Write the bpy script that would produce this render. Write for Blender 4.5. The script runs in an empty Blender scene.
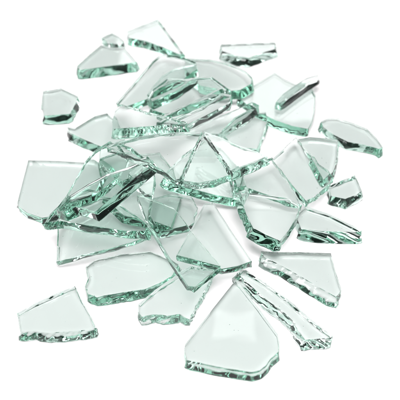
import bpy, bmesh, math, random
from mathutils import Vector, noise

# ---------------------------------------------------------------- camera frame
D = 0.37                      # metres from the lens to the middle of the pile
EL = math.radians(48)
FW = 0.205                    # width of table seen at that distance
CAM = Vector((0, -D*math.cos(EL), D*math.sin(EL)))
FWD = -CAM.normalized(); RT = Vector((1, 0, 0)); UP = RT.cross(FWD)
def onplane(x, y, p, n):
    d = FWD*D + RT*((x-200)/400*FW) + UP*((200-y)/400*FW)
    return CAM + d*((p-CAM).dot(n)/d.dot(n))

sc = bpy.context.scene
col = sc.collection
T = 0.0046                    # thickness of the pane

# ---------------------------------------------------------------- materials
def glass_material():
    m = bpy.data.materials.new('green_float_glass'); m.use_nodes = True
    nt = m.node_tree; N = nt.nodes; L = nt.links; N.clear()
    out = N.new('ShaderNodeOutputMaterial')
    g = N.new('ShaderNodeBsdfGlass'); g.inputs['IOR'].default_value = 1.52
    g.inputs['Color'].default_value = (1, 1, 1, 1); g.inputs['Roughness'].default_value = 0.0
    tc = N.new('ShaderNodeTexCoord')
    ed = N.new('ShaderNodeAttribute'); ed.attribute_name = 'fracture'
    # fine hackle on the broken edges
    nz = N.new('ShaderNodeTexNoise'); nz.inputs['Scale'].default_value = 900; nz.inputs['Detail'].default_value = 3
    L.new(tc.outputs['Object'], nz.inputs['Vector'])
    b1 = N.new('ShaderNodeBump'); b1.inputs['Distance'].default_value = 0.0012
    mu = N.new('ShaderNodeMath'); mu.operation = 'MULTIPLY'; mu.inputs[1].default_value = 0.12
    L.new(ed.outputs['Fac'], mu.inputs[0]); L.new(mu.outputs[0], b1.inputs['Strength'])
    L.new(nz.outputs['Fac'], b1.inputs['Height'])
    # tiny pits and glass dust on the flat faces
    vo = N.new('ShaderNodeTexVoronoi'); vo.inputs['Scale'].default_value = 520
    oi = N.new('ShaderNodeObjectInfo'); va_ = N.new('ShaderNodeVectorMath'); va_.operation = 'ADD'
    L.new(tc.outputs['Object'], va_.inputs[0]); L.new(oi.outputs['Random'], va_.inputs[1])
    L.new(va_.outputs[0], vo.inputs['Vector'])
    cr = N.new('ShaderNodeValToRGB'); cr.color_ramp.elements[0].position = 0.03; cr.color_ramp.elements[1].position = 0.10
    L.new(vo.outputs['Distance'], cr.inputs['Fac'])
    sp = N.new('ShaderNodeSeparateColor'); L.new(vo.outputs['Color'], sp.inputs['Color'])
    gt = N.new('ShaderNodeMath'); gt.operation = 'GREATER_THAN'; gt.inputs[1].default_value = 0.93
    L.new(sp.outputs['Red'], gt.inputs[0])
    inv = N.new('ShaderNodeMath'); inv.operation = 'SUBTRACT'; inv.inputs[0].default_value = 1.0
    L.new(cr.outputs['Color'], inv.inputs[1])
    pit = N.new('ShaderNodeMath'); pit.operation = 'MULTIPLY'
    L.new(inv.outputs[0], pit.inputs[0]); L.new(gt.outputs[0], pit.inputs[1])
    b2 = N.new('ShaderNodeBump'); b2.inputs['Distance'].default_value = 0.0006; b2.inputs['Strength'].default_value = 0.9
    b2.invert = True
    L.new(pit.outputs[0], b2.inputs['Height']); L.new(b1.outputs['Normal'], b2.inputs['Normal'])
    # slow waviness of the pane
    wn = N.new('ShaderNodeTexNoise'); wn.inputs['Scale'].default_value = 45; wn.inputs['Detail'].default_value = 1
    L.new(va_.outputs[0], wn.inputs['Vector'])
    b3 = N.new('ShaderNodeBump'); b3.inputs['Distance'].default_value = 0.0004; b3.inputs['Strength'].default_value = 0.25
    L.new(wn.outputs['Fac'], b3.inputs['Height']); L.new(b2.outputs['Normal'], b3.inputs['Normal'])
    L.new(b3.outputs['Normal'], g.inputs['Normal'])
    L.new(g.outputs[0], out.inputs['Surface'])
    va = N.new('ShaderNodeVolumeAbsorption')
    va.inputs['Color'].default_value = ABS_COL
    va.inputs['Density'].default_value = ABS_D
    L.new(va.outputs[0], out.inputs['Volume'])
    return m
ABS_COL = (0.16, 0.70, 0.50, 1); ABS_D = 25
GLASS = glass_material()

def table_material():
    m = bpy.data.materials.new('white_table'); m.use_nodes = True
    nt = m.node_tree; b = nt.nodes['Principled BSDF']
    nz = nt.nodes.new('ShaderNodeTexNoise'); nz.inputs['Scale'].default_value = 25
    cr = nt.nodes.new('ShaderNodeValToRGB')
    cr.color_ramp.elements[0].color = (0.84, 0.84, 0.84, 1); cr.color_ramp.elements[1].color = (0.88, 0.88, 0.88, 1)
    nt.links.new(nz.outputs['Fac'], cr.inputs['Fac']); nt.links.new(cr.outputs['Color'], b.inputs['Base Color'])
    b.inputs['Roughness'].default_value = 0.9
    b.inputs['Specular IOR Level'].default_value = 0.1
    return m

# ---------------------------------------------------------------- the surface
bm = bmesh.new()
bmesh.ops.create_cube(bm, size=1)
bmesh.ops.scale(bm, vec=(0.70, 0.56, 0.012), verts=bm.verts)
bmesh.ops.bevel(bm, geom=bm.edges[:], offset=0.002, segments=2, affect='EDGES')
bmesh.ops.translate(bm, vec=(0, 0.05, -0.006), verts=bm.verts)
me = bpy.data.meshes.new('table_surface'); bm.to_mesh(me); bm.free()
tb = bpy.data.objects.new('table_surface', me); col.objects.link(tb); me.materials.append(table_material())
tb['kind'] = 'structure'

# ---------------------------------------------------------------- shard builder
def shard(px, tilt, h, rough, label, group, seed, cracks=(), flare=(0, 0, 0), thin=1):
    T = 0.0046*thin
    rnd = random.Random(seed)
    n = Vector((tilt[0], tilt[1], math.sqrt(max(.05, 1-tilt[0]**2-tilt[1]**2)))).normalized()
    cx = sum(p[0] for p in px)/len(px); cy = sum(p[1] for p in px)/len(px)
    P0 = onplane(cx, cy, Vector((0, 0, h)), Vector((0, 0, 1)))
    U = Vector((1, 0, 0)); U = (U - n*U.dot(n)).normalized(); V = n.cross(U)
    def loc(x, y):
        q = onplane(x, y, P0, n) - P0
        return Vector((q.dot(U), q.dot(V)))
    src = [(p[0], p[1], False) for p in px]
    # a crack is a hairline slit from an outline corner (index) into the face
    for idx, tip in sorted(cracks, key=lambda c: -c[0]):
        a = Vector(px[idx]); t = Vector(tip); d = (a-t).normalized(); w = Vector((-d.y, d.x))*0.22
        s1 = a + w; s2 = a - w
        prv = Vector(px[idx-1])
        if (s1-prv).length > (s2-prv).length: s1, s2 = s2, s1
        src[idx:idx+1] = [(s1.x, s1.y, True), (t.x, t.y, True), (s2.x, s2.y, False)]
    pts = [loc(a, b) for a, b, _ in src]; flg = [f for _, _, f in src]
    area = sum(pts[i].x*pts[(i+1) % len(pts)].y - pts[(i+1) % len(pts)].x*pts[i].y for i in range(len(pts)))
    if area < 0:
        pts.reverse(); flg = flg[::-1]; flg = flg[1:] + flg[:1]
    K = len(pts)
    # each run between sharp corners is one fracture, with its own roughness and slant
    frac = []; cur = None
    for i in range(K):
        a = (pts[i]-pts[i-1]); b = (pts[(i+1) % K]-pts[i])
        turn = abs(a.angle(b)) if a.length > 1e-9 and b.length > 1e-9 else 0
        if cur is None or turn > 0.6:
            cur = dict(r=0 if rough == 0 else min(1, max(0, rough + rnd.uniform(-.3, .15))), sl=rnd.uniform(-.34, .16),
                       bu=rnd.uniform(-.14, .10), ph=rnd.uniform(0, 9), f=rnd.uniform(.5, 1.4))
        frac.append(cur)
    ring = []; info = []
    for i in range(K):
        a, b = pts[i], pts[(i+1) % K]; d = b-a; ln = d.length
        if ln < 1e-7: continue
        nrm = Vector((-d.y, d.x))/ln        # inward for a counter-clockwise outline
        st = 0.00032 + 0.0007*(1-frac[i]['r'])
        m = 1 if flg[i] else max(1, int(ln/st))
        for k in range(m):
            s = k/m
            q = a + d*s
            if not flg[i] and not flg[i-1] or k > 0:
                w = q*1000
                am = 0.000015*(rough > 0) + 0.00013*frac[i]['r']**2
                if not flg[i]:
                    q = q + nrm*am*(noise.noise(Vector((w.x*.45, w.y*.45, seed))) + .6*noise.noise(Vector((w.x*1.6, w.y*1.6, seed+5))))
                    if k: q = q + d/m*rnd.uniform(-.3, .3)*frac[i]['r']
            ring.append(q); info.append((frac[i], flg[i] or flg[i-1], s))
    R = len(ring)
    ins = []
    for i in range(R):
        a = ring[i]-ring[i-2 if R > 4 else i-1]; b = ring[(i+1) % R]-ring[i]
        a = a.normalized() if a.length > 0 else b.normalized(); b = b.normalized()
        t = a+b
        if t.length < .3: t = b
        t.normalize(); ins.append(Vector((-t.y, t.x)))
    fv = Vector((U.dot(Vector((flare[0], -flare[1], 0))), V.dot(Vector((flare[0], -flare[1], 0)))))
    if fv.length: fv.normalize()
    zs = [0, .035, .13, .27, .42, .58, .73, .87, .965, 1]
    rings = []
    for li, z in enumerate(zs):
        rr = []
        for i in range(R):
            fr, crk, s = info[i]
            off = 0.0
            q = ring[i]
            if not crk:
                w = q*1000
                off = T*(fr['sl']*(z-.15) * (1.0 if z > .15 else 0) + fr['bu']*min(1, .15 + rough*3)*math.sin(math.pi*z))
                off -= T*flare[2]*max(0, -ins[i].dot(fv))*max(0, z-.08)**.8
                # conchoidal ribs and hackle that sweep across the edge
                v = noise.noise(Vector((w.x*.16+z*fr['f'], w.y*.16-z*.8, fr['ph'])))
                cl = min(1, .12 + rough*3)
                off += T*.13*v*z*cl
                h2 = noise.noise(Vector((w.x*.55+z*2.2, w.y*.55+z*1.2, fr['ph']+3)))
                h3 = noise.noise(Vector((w.x*1.5+z*3, w.y*1.5, fr['ph']+7)))
                h4 = noise.noise(Vector((w.x*2.9, w.y*2.9+z*6, fr['ph']+9)))
                rb = noise.noise(Vector((w.x*1.05+z*1.3, w.y*1.05-z*.9, fr['ph']+12)))
                rb = abs(rb)*2-.5          # crisp ribs running down across the break
                off += T*cl*(.04*h2*(.3+fr['r']) + fr['r']*(.065*h2 + .06*rb) + fr['r']**2*(.03*h3 + .008*h4))*(1.2 if 0 < z else .0)
                if fr['r'] > .55:
                    c = noise.cell(Vector((w.x*.5, w.y*.5, z*2.5+fr['ph'])))
                    off += T*.12*(fr['r']-.4)*c
                if z in (0, 1): off += .00008 + .00010*fr['r']
                off = max(-1.1*T, min(.5*T, off))
            rr.append(P0 + U*(q+ins[i]*off).x + V*(q+ins[i]*off).y - n*T*z)
        rings.append(rr)
    bm = bmesh.new()
    C = sum((p for p in rings[0]), Vector())/R - n*T*.5
    base = Vector((C.x, C.y, min(p.z for r_ in rings for p in r_)))
    vs = [[bm.verts.new(p-base) for p in r_] for r_ in rings]
    fl = bm.faces.layers.float.new('fracture')
    top = bm.faces.new(vs[0]); bot = bm.faces.new(list(reversed(vs[-1])))
    top[fl] = 0; bot[fl] = 0; top.smooth = bot.smooth = False
    for l in range(len(zs)-1):
        for i in range(R):
            j = (i+1) % R
            fr = info[i][0]
            if fr['r'] > .5:
                if (i+l) % 2:
                    fs = [(vs[l][j], vs[l][i], vs[l+1][i]), (vs[l][j], vs[l+1][i], vs[l+1][j])]
                else:
                    fs = [(vs[l][j], vs[l][i], vs[l+1][j]), (vs[l][i], vs[l+1][i], vs[l+1][j])]
                for f in fs:
                    F = bm.faces.new(f); F[fl] = fr['r']; F.smooth = False
            else:
                F = bm.faces.new((vs[l][j], vs[l][i], vs[l+1][i], vs[l+1][j])); F[fl] = fr['r']*.4; F.smooth = True
    for f in (top, bot):
        for e in f.edges: e.smooth = False
    me = bpy.data.meshes.new('glass_shard'); bm.to_mesh(me); bm.free()
    o = bpy.data.objects.new('glass_shard', me); col.objects.link(o); o.location = base
    me.materials.append(GLASS)
    o['label'] = label; o['category'] = 'glass shard'; o['group'] = group
    return o

LOOSE = 'loose glass shards round the pile'
PILE = 'glass shards heaped in the pile'
# outline of the top face as traced, tilt of the plate, height at its middle, edge roughness, group, label, cracks
SHARDS = [
    ([(28, 160), (62, 161), (95, 163), (112, 175), (95, 205), (60, 215), (42, 218), (27, 213), (18, 206), (17, 203)],
     (0, 0), 0.00475, 0.15, PILE, 'large pale flat shard with a straight back edge at the left rim of the pile', (), (0, -1, 0.3), 1),
    ([(101, 38), (107, 35), (112, 33), (119, 36), (124, 41), (121, 45), (110, 43)],
     (0, 0), 0.00475, 0.4, LOOSE, 'tiny chip touching the back of the trapezoid shard', (), (0, 0, 0), 1),
    ([(77, 66), (90, 54), (101, 45), (113, 48), (124, 47), (131, 55), (137, 62), (110, 66), (80, 70)],
     (-0.0057, -0.0076), 0.0049, 0.15, LOOSE, 'trapezoid shard with a broad green front edge, behind the pile on the left', (), (0, 1, 0.6), 1),
    ([(43, 91), (52, 90), (61, 88), (78, 96), (76, 103), (70, 114), (56, 115), (44, 116), (42, 104)],
     (0, 0), 0.00475, 0.3, LOOSE, 'small five-sided shard lying alone at the far left', (), (0.4, 0.9, 0.5), 1),
    ([(127, 31), (142, 25), (158, 19), (162, 24), (174, 40), (185, 55), (178, 54), (162, 47), (145, 41), (129, 38)],
     (0, 0), 0.00475, 0.1, LOOSE, 'narrow tapering shard farthest back, its tip pointing at the pile', (), (-0.3, 1, 0.3), 1),
    ([(221, 44), (247, 43), (275, 42), (275, 49), (262, 53), (249, 58), (236, 56), (222, 51)],
     (0, 0), 0.00475, 0.3, LOOSE, 'boat-shaped shard with a straight back edge, alone behind the pile', (), (0.1, 1, 0.8), 1),
    ([(321, 121), (328, 118), (338, 118), (354, 123), (368, 129), (377, 138), (383, 147), (379, 149), (365, 145), (348, 142), (334, 135), (323, 127)],
     (0.0, 0), 0.00475, 0.3, LOOSE, 'long oval shard lying alone at the far right', (), (-0.3, 1, 0.4), 1),
    ([(328, 186), (342, 180), (355, 175), (359, 183), (362, 191), (356, 195), (345, 199), (331, 196)],
     (0, 0), 0.00475, 0.35, LOOSE, 'small kite-shaped shard alone to the right of the pile', (), (-0.2, 1, 0.7), 1),
    ([(296, 216), (306, 206), (330, 214), (350, 224), (362, 230), (360, 232), (340, 232), (318, 231), (301, 229)],
     (0, 0), 0.00475, 0.08, PILE, 'low pointed shard with a bright slanted front, sticking out right from under the pile', (), (0, 1, 0.8), 1),
    ([(261, 251), (280, 252), (300, 252), (331, 253), (336, 272), (342, 290), (336, 297), (318, 287), (300, 276), (280, 265), (264, 257)],
     (-0.0047, -0.0064), 0.00475, 0.35, LOOSE, 'dark-edged triangular shard with a broad green broken side, front right', (), (-0.5, 0.85, 0.75), 1),
    ([(237, 273), (241, 270), (246, 270), (266, 283), (287, 298), (310, 318), (333, 336), (330, 338), (305, 340), (301, 334), (294, 322), (282, 311), (268, 301), (252, 287)],
     (0.0121, 0.0177), 0.0049, 0.35, LOOSE, 'long narrow curved sliver beside the largest front shard', (), (-0.7, 0.7, 0.5), 1),
    ([(233, 283), (236, 281), (240, 284), (259, 308), (278, 334), (279.5, 342), (279, 351), (270, 359), (266, 365), (260, 370), (252, 372), (220, 367), (187, 360), (184, 350), (185, 344), (210, 312)],
     (0, 0), 0.00475, 0.04, LOOSE, 'large front shard shaped like an arrowhead, nearest the viewer', (), (0.0, 1, 0.3), 1),
    ([(17, 313), (35, 303), (52, 295), (64, 290), (75, 286), (86, 307), (97, 328), (88, 330), (75, 331), (62, 332), (49, 333), (35, 331), (20, 332)],
     (0, 0), 0.00475, 0.45, LOOSE, 'four-sided shard with a ragged dark front edge, alone at front left', (), (0, 1, 0.45), 1),
    ([(86, 266), (95, 260), (120, 254), (150, 251), (165, 257), (178, 266), (172, 276), (160, 283), (146, 289), (120, 293), (97, 297), (88, 294), (85, 286), (89, 276)],
     (0, 0), 0.00475, 0.4, PILE, 'wide rounded shard with a dark jagged front edge, lower left of the pile', (), (0.2, 1, 0.5), 1),
    ([(138, 304), (156, 289), (176, 275), (190, 268), (214, 270), (208, 284), (203, 293), (195, 307), (189, 319), (180, 314), (168, 316), (155, 314), (142, 317), (138, 312)],
     (-0.0053, -0.0546), 0.0054, 0.5, PILE, 'shard with a toothed front edge tucked under the tip of the long centre shard', (), (0, 1, 0.25), 1),
    ([(100, 165), (120, 158), (160, 155), (172, 170), (180, 200), (170, 232), (150, 225), (125, 220), (108, 205)],
     (0.1278, -0.0061), 0.00725, 0.3, PILE, 'buried shard at the bottom of the middle of the pile', (), (0, 0, 0), 1),
    ([(153, 198), (170, 194), (192, 197), (198, 208), (194, 216), (195, 222), (188, 227), (160, 234), (150, 218)],
     (0.1356, -0.0134), 0.00965, 0.35, PILE, 'small ragged-sided shard crossed underneath by the long centre shard', (), (0, 0, 0), 1),
    ([(58, 222), (80, 212), (110, 205), (140, 215), (150, 225), (149, 236), (130, 243), (100, 251), (75, 257), (56, 262), (57, 245)],
     (-0.0972, -0.2101), 0.0099, 0.35, PILE, 'wide green shard under the banded shard, its thin front edge facing the front left shard', (), (0, 0, 0), 1),
    ([(50, 214), (64, 200), (90, 197), (118, 203), (134, 214), (149, 225), (145, 231), (125, 231), (106, 228), (85, 225), (60, 221), (44, 223)],
     (-0.0482, -0.0333), 0.0175, 0.33, PILE, 'wide green banded shard pointing right, just below the dark-edged shard', (), (0, 1, 0.3), 1),
    ([(67, 127), (75, 128), (85, 122), (95, 116), (107, 113), (118, 122), (125, 140), (102, 147), (85, 140), (70, 133)],
     (0, 0), 0.00475, 0.15, PILE, 'flat shard with a curled left corner at the back left rim of the pile', (), (-0.3, 1, 0.2), 1),
    ([(275, 72), (285, 79), (300, 86), (312, 88), (316, 95), (315, 110), (313, 120), (308, 129), (292, 126), (275, 120), (258, 112), (246, 104), (238, 97), (255, 84)],
     (-0.0004, 0.0001), 0.00475, 0.1, PILE, 'large clear shard with a deep green front edge, back right of the pile', (), (-0.5, 0.85, 0.6), 1),
    ([(186, 58), (210, 59), (225, 62), (236, 66), (246, 71), (252, 77), (251, 84), (240, 90), (220, 92), (200, 88), (186, 76)],
     (-0.0772, 0.0621), 0.0079, 0.1, PILE, 'rounded shard like part of a disc at the back of the pile', (), (0.3, 0.9, 0.5), 1),
    ([(116, 103), (134, 82), (152, 61), (158, 56), (165, 54), (180, 56), (196, 62), (197, 72), (180, 85), (150, 98), (125, 107)],
     (-0.1563, 0.0147), 0.0085, 0.1, PILE, 'long clear shard slanting up to the tip of the farthest narrow shard', (), (0, 0, 0), 1),
    ([(147, 95), (153, 86), (162, 76), (173, 69), (185, 66), (195, 64), (198, 71), (195, 80), (175, 94), (152, 104)],
     (-0.075, -0.0669), 0.015, 0.2, PILE, 'clear curved shard lying on the slanting shard at the back of the pile', (), (0, 1, 0.3), 1),
    ([(148, 98), (153, 89), (168, 78), (185, 79), (198, 77), (211, 76), (222, 84), (232, 91), (215, 99), (195, 106), (165, 114), (150, 109)],
     (0.0439, -0.1809), 0.0184, 0.25, PILE, 'clear shard stacked in front of the curved one at the back of the pile', (), (0, 1, 0.3), 1),
    ([(222, 133), (235, 120), (250, 112), (266, 112), (267, 122), (262, 136), (257, 149), (244, 148), (230, 142)],
     (-0.0911, -0.0942), 0.0064, 0.3, PILE, 'clear shard between the cracked top shard and the deep green edged one', (), (0, 0, 0), 1),
    ([(157, 118), (175, 110), (200, 98), (222, 87), (228, 91), (214, 101), (190, 112), (165, 123)],
     (-0.0041, -0.1178), 0.02065, 0.1, PILE, 'thin blade-like shard leaning on the back stack, uppermost of the parallel blades', (), (0, 0, 0), 1),
    ([(158, 127), (180, 117), (202, 107), (222, 93), (231, 95), (228, 104), (205, 116), (178, 129)],
     (-0.0765, -0.1389), 0.02115, 0.1, PILE, 'pale cyan blade-like shard, middle one of the parallel blades', (), (0, 0, 0), 1),
    ([(186, 132), (205, 122), (230, 112), (252, 102), (259, 105), (247, 117), (232, 126), (218, 134), (203, 134)],
     (-0.1027, -0.0796), 0.0104, 0.45, PILE, 'blade-like shard with a frosted ragged front edge, lowest of the parallel blades', (), (0, 0, 0), 1),
    ([(112, 122), (115, 110), (121, 104), (135, 108), (152, 113), (170, 117), (187, 122), (185, 127), (165, 125), (140, 127), (113, 129)],
     (-0.2068, 0.2298), 0.0215, 0.5, PILE, 'chunky shard with a sparkling green broken front, top left of the pile', (), (0, 1, 0.5), 1),
    ([(298, 139), (310, 137), (324, 138), (338, 140), (337, 156), (333, 172), (323, 183), (311, 161)],
     (-0.0079, -0.0065), 0.0049, 0.2, PILE, 'clear shard with a straight back edge, half hidden behind the peaked right shard', (), (0.2, -1, 0.3), 1),
    ([(102, 150), (118, 146), (132, 150), (152, 166), (140, 180), (125, 186), (112, 176), (100, 165)],
     (0.0846, -0.0148), 0.014, 0.4, PILE, 'small ragged shard beneath the left end of the cracked top shard', (), (0, 0, 0), 1),
    ([(110, 141), (95, 150), (86, 160), (76, 178), (66, 196), (55, 210), (75, 208), (98, 200), (120, 182), (128, 160), (119, 146)],
     (-0.0605, 0.0824), 0.02165, 0.25, PILE, 'clear tilted shard leaning over the large pale left shard', (), (0, 0, 0), 1),
    ([(163, 178), (183, 158), (205, 141), (222, 152), (243, 176), (237, 199), (215, 195), (190, 188), (175, 184)],
     (0.1528, 0.0753), 0.008, 0.35, PILE, 'shard with a dark green end, jutting out under the cracked top shard', (), (0, 1, 0.2), 1),
    ([(204, 204), (213, 202), (233, 233), (252, 261), (238, 266), (222, 269), (199, 263), (176, 257), (190, 231)],
     (0.0447, 0.0268), 0.01075, 0.1, PILE, 'smooth triangular shard in the centre with its point at the top', (), (0, 0, 0), 1),
    ([(137, 195), (144, 196), (152, 199), (174, 208), (181, 216), (197, 238), (221, 266), (208, 276), (195, 287), (188, 286), (175, 266), (162, 245), (148, 222)],
     (0.1538, -0.1276), 0.02015, 0.12, PILE, 'long centre shard with a bright slanted left side reaching down over the others', (), (0, 0, 0), 1),
    ([(147, 164), (153, 168), (154, 180), (152, 195), (146, 194), (138, 186), (131, 178)],
     (-0.0416, -0.3592), 0.01765, 0.5, PILE, 'small crumbly upright chip between the dark-edged and long centre shards', (), (0, 0, 0), 1),
    ([(56, 210), (69, 196), (88, 184), (107, 174), (128, 167), (148, 159), (153, 163), (135, 178), (115, 195), (95, 212), (86, 209), (76, 207), (64, 212)],
     (-0.3479, 0.2467), 0.0339, 0, PILE, 'tilted shard with one straight black-green cut edge, on the left of the pile', (), (0, 0, 0), 1),
    ([(296, 137), (301, 142), (306, 150), (314, 156), (319, 164), (328, 170), (333, 177), (329, 184), (318, 194), (306, 201), (292, 185), (281, 170), (272, 159), (284, 148)],
     (0.0034, -0.0062), 0.00965, 0.4, PILE, 'peaked shard with jagged dark sides at the right of the pile', (), (0, 0, 0), 1),
    ([(232, 173), (252, 165), (272, 157), (282, 172), (292, 187), (302, 205), (290, 203), (268, 195), (248, 188), (237, 190)],
     (0.1146, -0.1003), 0.01, 0.3, PILE, 'clear shard between the cracked top shard and the peaked right shard', (), (0, 0, 0), 1),
    ([(240, 195), (250, 193), (265, 195), (288, 198), (300, 206), (296, 218), (289, 230), (280, 241), (266, 235), (253, 228), (246, 214)],
     (0.1345, 0.0253), 0.01225, 0.3, PILE, 'shard with a thick crumbly left side, front right edge of the pile', (), (-0.6, 0.8, 0.6), 1),
    ([(232, 173), (238, 169), (243, 176), (247, 188), (243, 198), (236, 194), (233, 184)],
     (0, 0), 0.01865, 0.5, PILE, 'tiny crumbly chip wedged between the cracked top shard and the crumbly-sided shard', (), (0, 0, 0), 1),
    ([(105, 146), (118, 142), (138, 137), (160, 133), (182, 132), (202, 131.5), (192, 152), (179.5, 179), (175, 180), (162, 170), (148, 162), (134, 158), (120, 151)],
     (-0.0484, -0.0978), 0.045, 0.4, PILE, 'long grey left piece of the cracked top shard, reaching back to the dark-edged shard', (), (0, 0, 0), 1),
    ([(204, 131.5), (220, 137), (240, 146), (256, 151), (268, 157), (256, 163), (240, 169), (233, 173), (219, 153)],
     (0.028, 0.0594), 0.023, 0.4, PILE, 'grey right piece of the cracked top shard, pointing at the peaked right shard', (), (0, 0, 0), 1),
    ([(203, 132.5), (218, 154), (231.5, 174.5), (215, 180), (199, 183), (185, 181), (181, 179.5), (193, 153)],
     (-0.0241, -0.12), 0.0434, 0.3, PILE, 'clear triangular middle piece of the cracked top shard, where the cracks meet', (), (0, 0, 0), 1),
    ([(276, 102), (283, 94), (294, 86), (306, 78), (318, 74), (317, 77), (306, 84), (292, 94), (280, 103)],
     (-0.12, 0.12), 0.0099, 0.1, PILE, 'thin pointed splinter lying across the large clear back right shard', (), (0, 0, 0), 1),
]
for i, (px, tilt, h, rough, where, label, cracks, flare, thin) in enumerate(SHARDS):
    shard(px, tilt, h, rough, label, where, i*13+5, cracks, flare, thin)

# ---------------------------------------------------------------- light
w = bpy.data.worlds.new('World'); sc.world = w; w.use_nodes = True
w.node_tree.nodes['Background'].inputs['Color'].default_value = (1.0, 1.0, 1.0, 1)
w.node_tree.nodes['Background'].inputs['Strength'].default_value = 0.02
def softbox(name, loc, aim, sx, sy, watts):
    l = bpy.data.lights.new(name, 'AREA'); l.shape = 'RECTANGLE'; l.size = sx; l.size_y = sy; l.energy = watts; l.color = (1.0, 0.945, 0.965)
    o = bpy.data.objects.new(name, l); col.objects.link(o); o.location = loc
    o.rotation_euler = (Vector(aim)-Vector(loc)).to_track_quat('-Z', 'Y').to_euler()
    return o
softbox('overhead_softbox', (0.0, -0.09, 0.75), (0, -0.09, 0), 0.55, 0.46, 9.3)
softbox('side_softbox', (-0.75, 0.1, 0.35), (0, 0, 0), 0.35, 0.5, 2.5)
softbox('side_softbox', (0.75, 0.35, 0.35), (0, 0, 0), 0.25, 0.5, 2.0)

softbox('front_softbox', (-0.62, -0.42, 0.26), (0, 0, 0), 0.2, 0.4, 1.6)
softbox('small_softbox', (0.055, 0.385, 0.74), (0.015, -0.08, 0), 0.07, 0.045, 0.014)
softbox('rear_softbox', (0.1, 0.75, 0.52), (0, 0, 0), 0.5, 0.14, 0.6)

# ---------------------------------------------------------------- camera
cam = bpy.data.cameras.new('camera'); co = bpy.data.objects.new('camera', cam); col.objects.link(co)
co.location = CAM; co.rotation_euler = FWD.to_track_quat('-Z', 'Y').to_euler()
cam.sensor_width = 36; cam.lens = 36*D/FW; cam.clip_start = 0.01; cam.clip_end = 20
cam.dof.use_dof = True; cam.dof.focus_distance = 0.335; cam.dof.aperture_fstop = 17
sc.camera = co

sc.view_settings.view_transform = 'Standard'; sc.view_settings.look = 'None'
sc.view_settings.exposure = -0.10; sc.view_settings.gamma = 1
cy = sc.cycles
cy.max_bounces = 30; cy.transmission_bounces = 28; cy.glossy_bounces = 12; cy.diffuse_bounces = 4
cy.transparent_max_bounces = 8; cy.volume_bounces = 0
cy.caustics_refractive = True; cy.caustics_reflective = True
cy.sample_clamp_indirect = 6; cy.blur_glossy = 0.3
cy.use_denoising = True
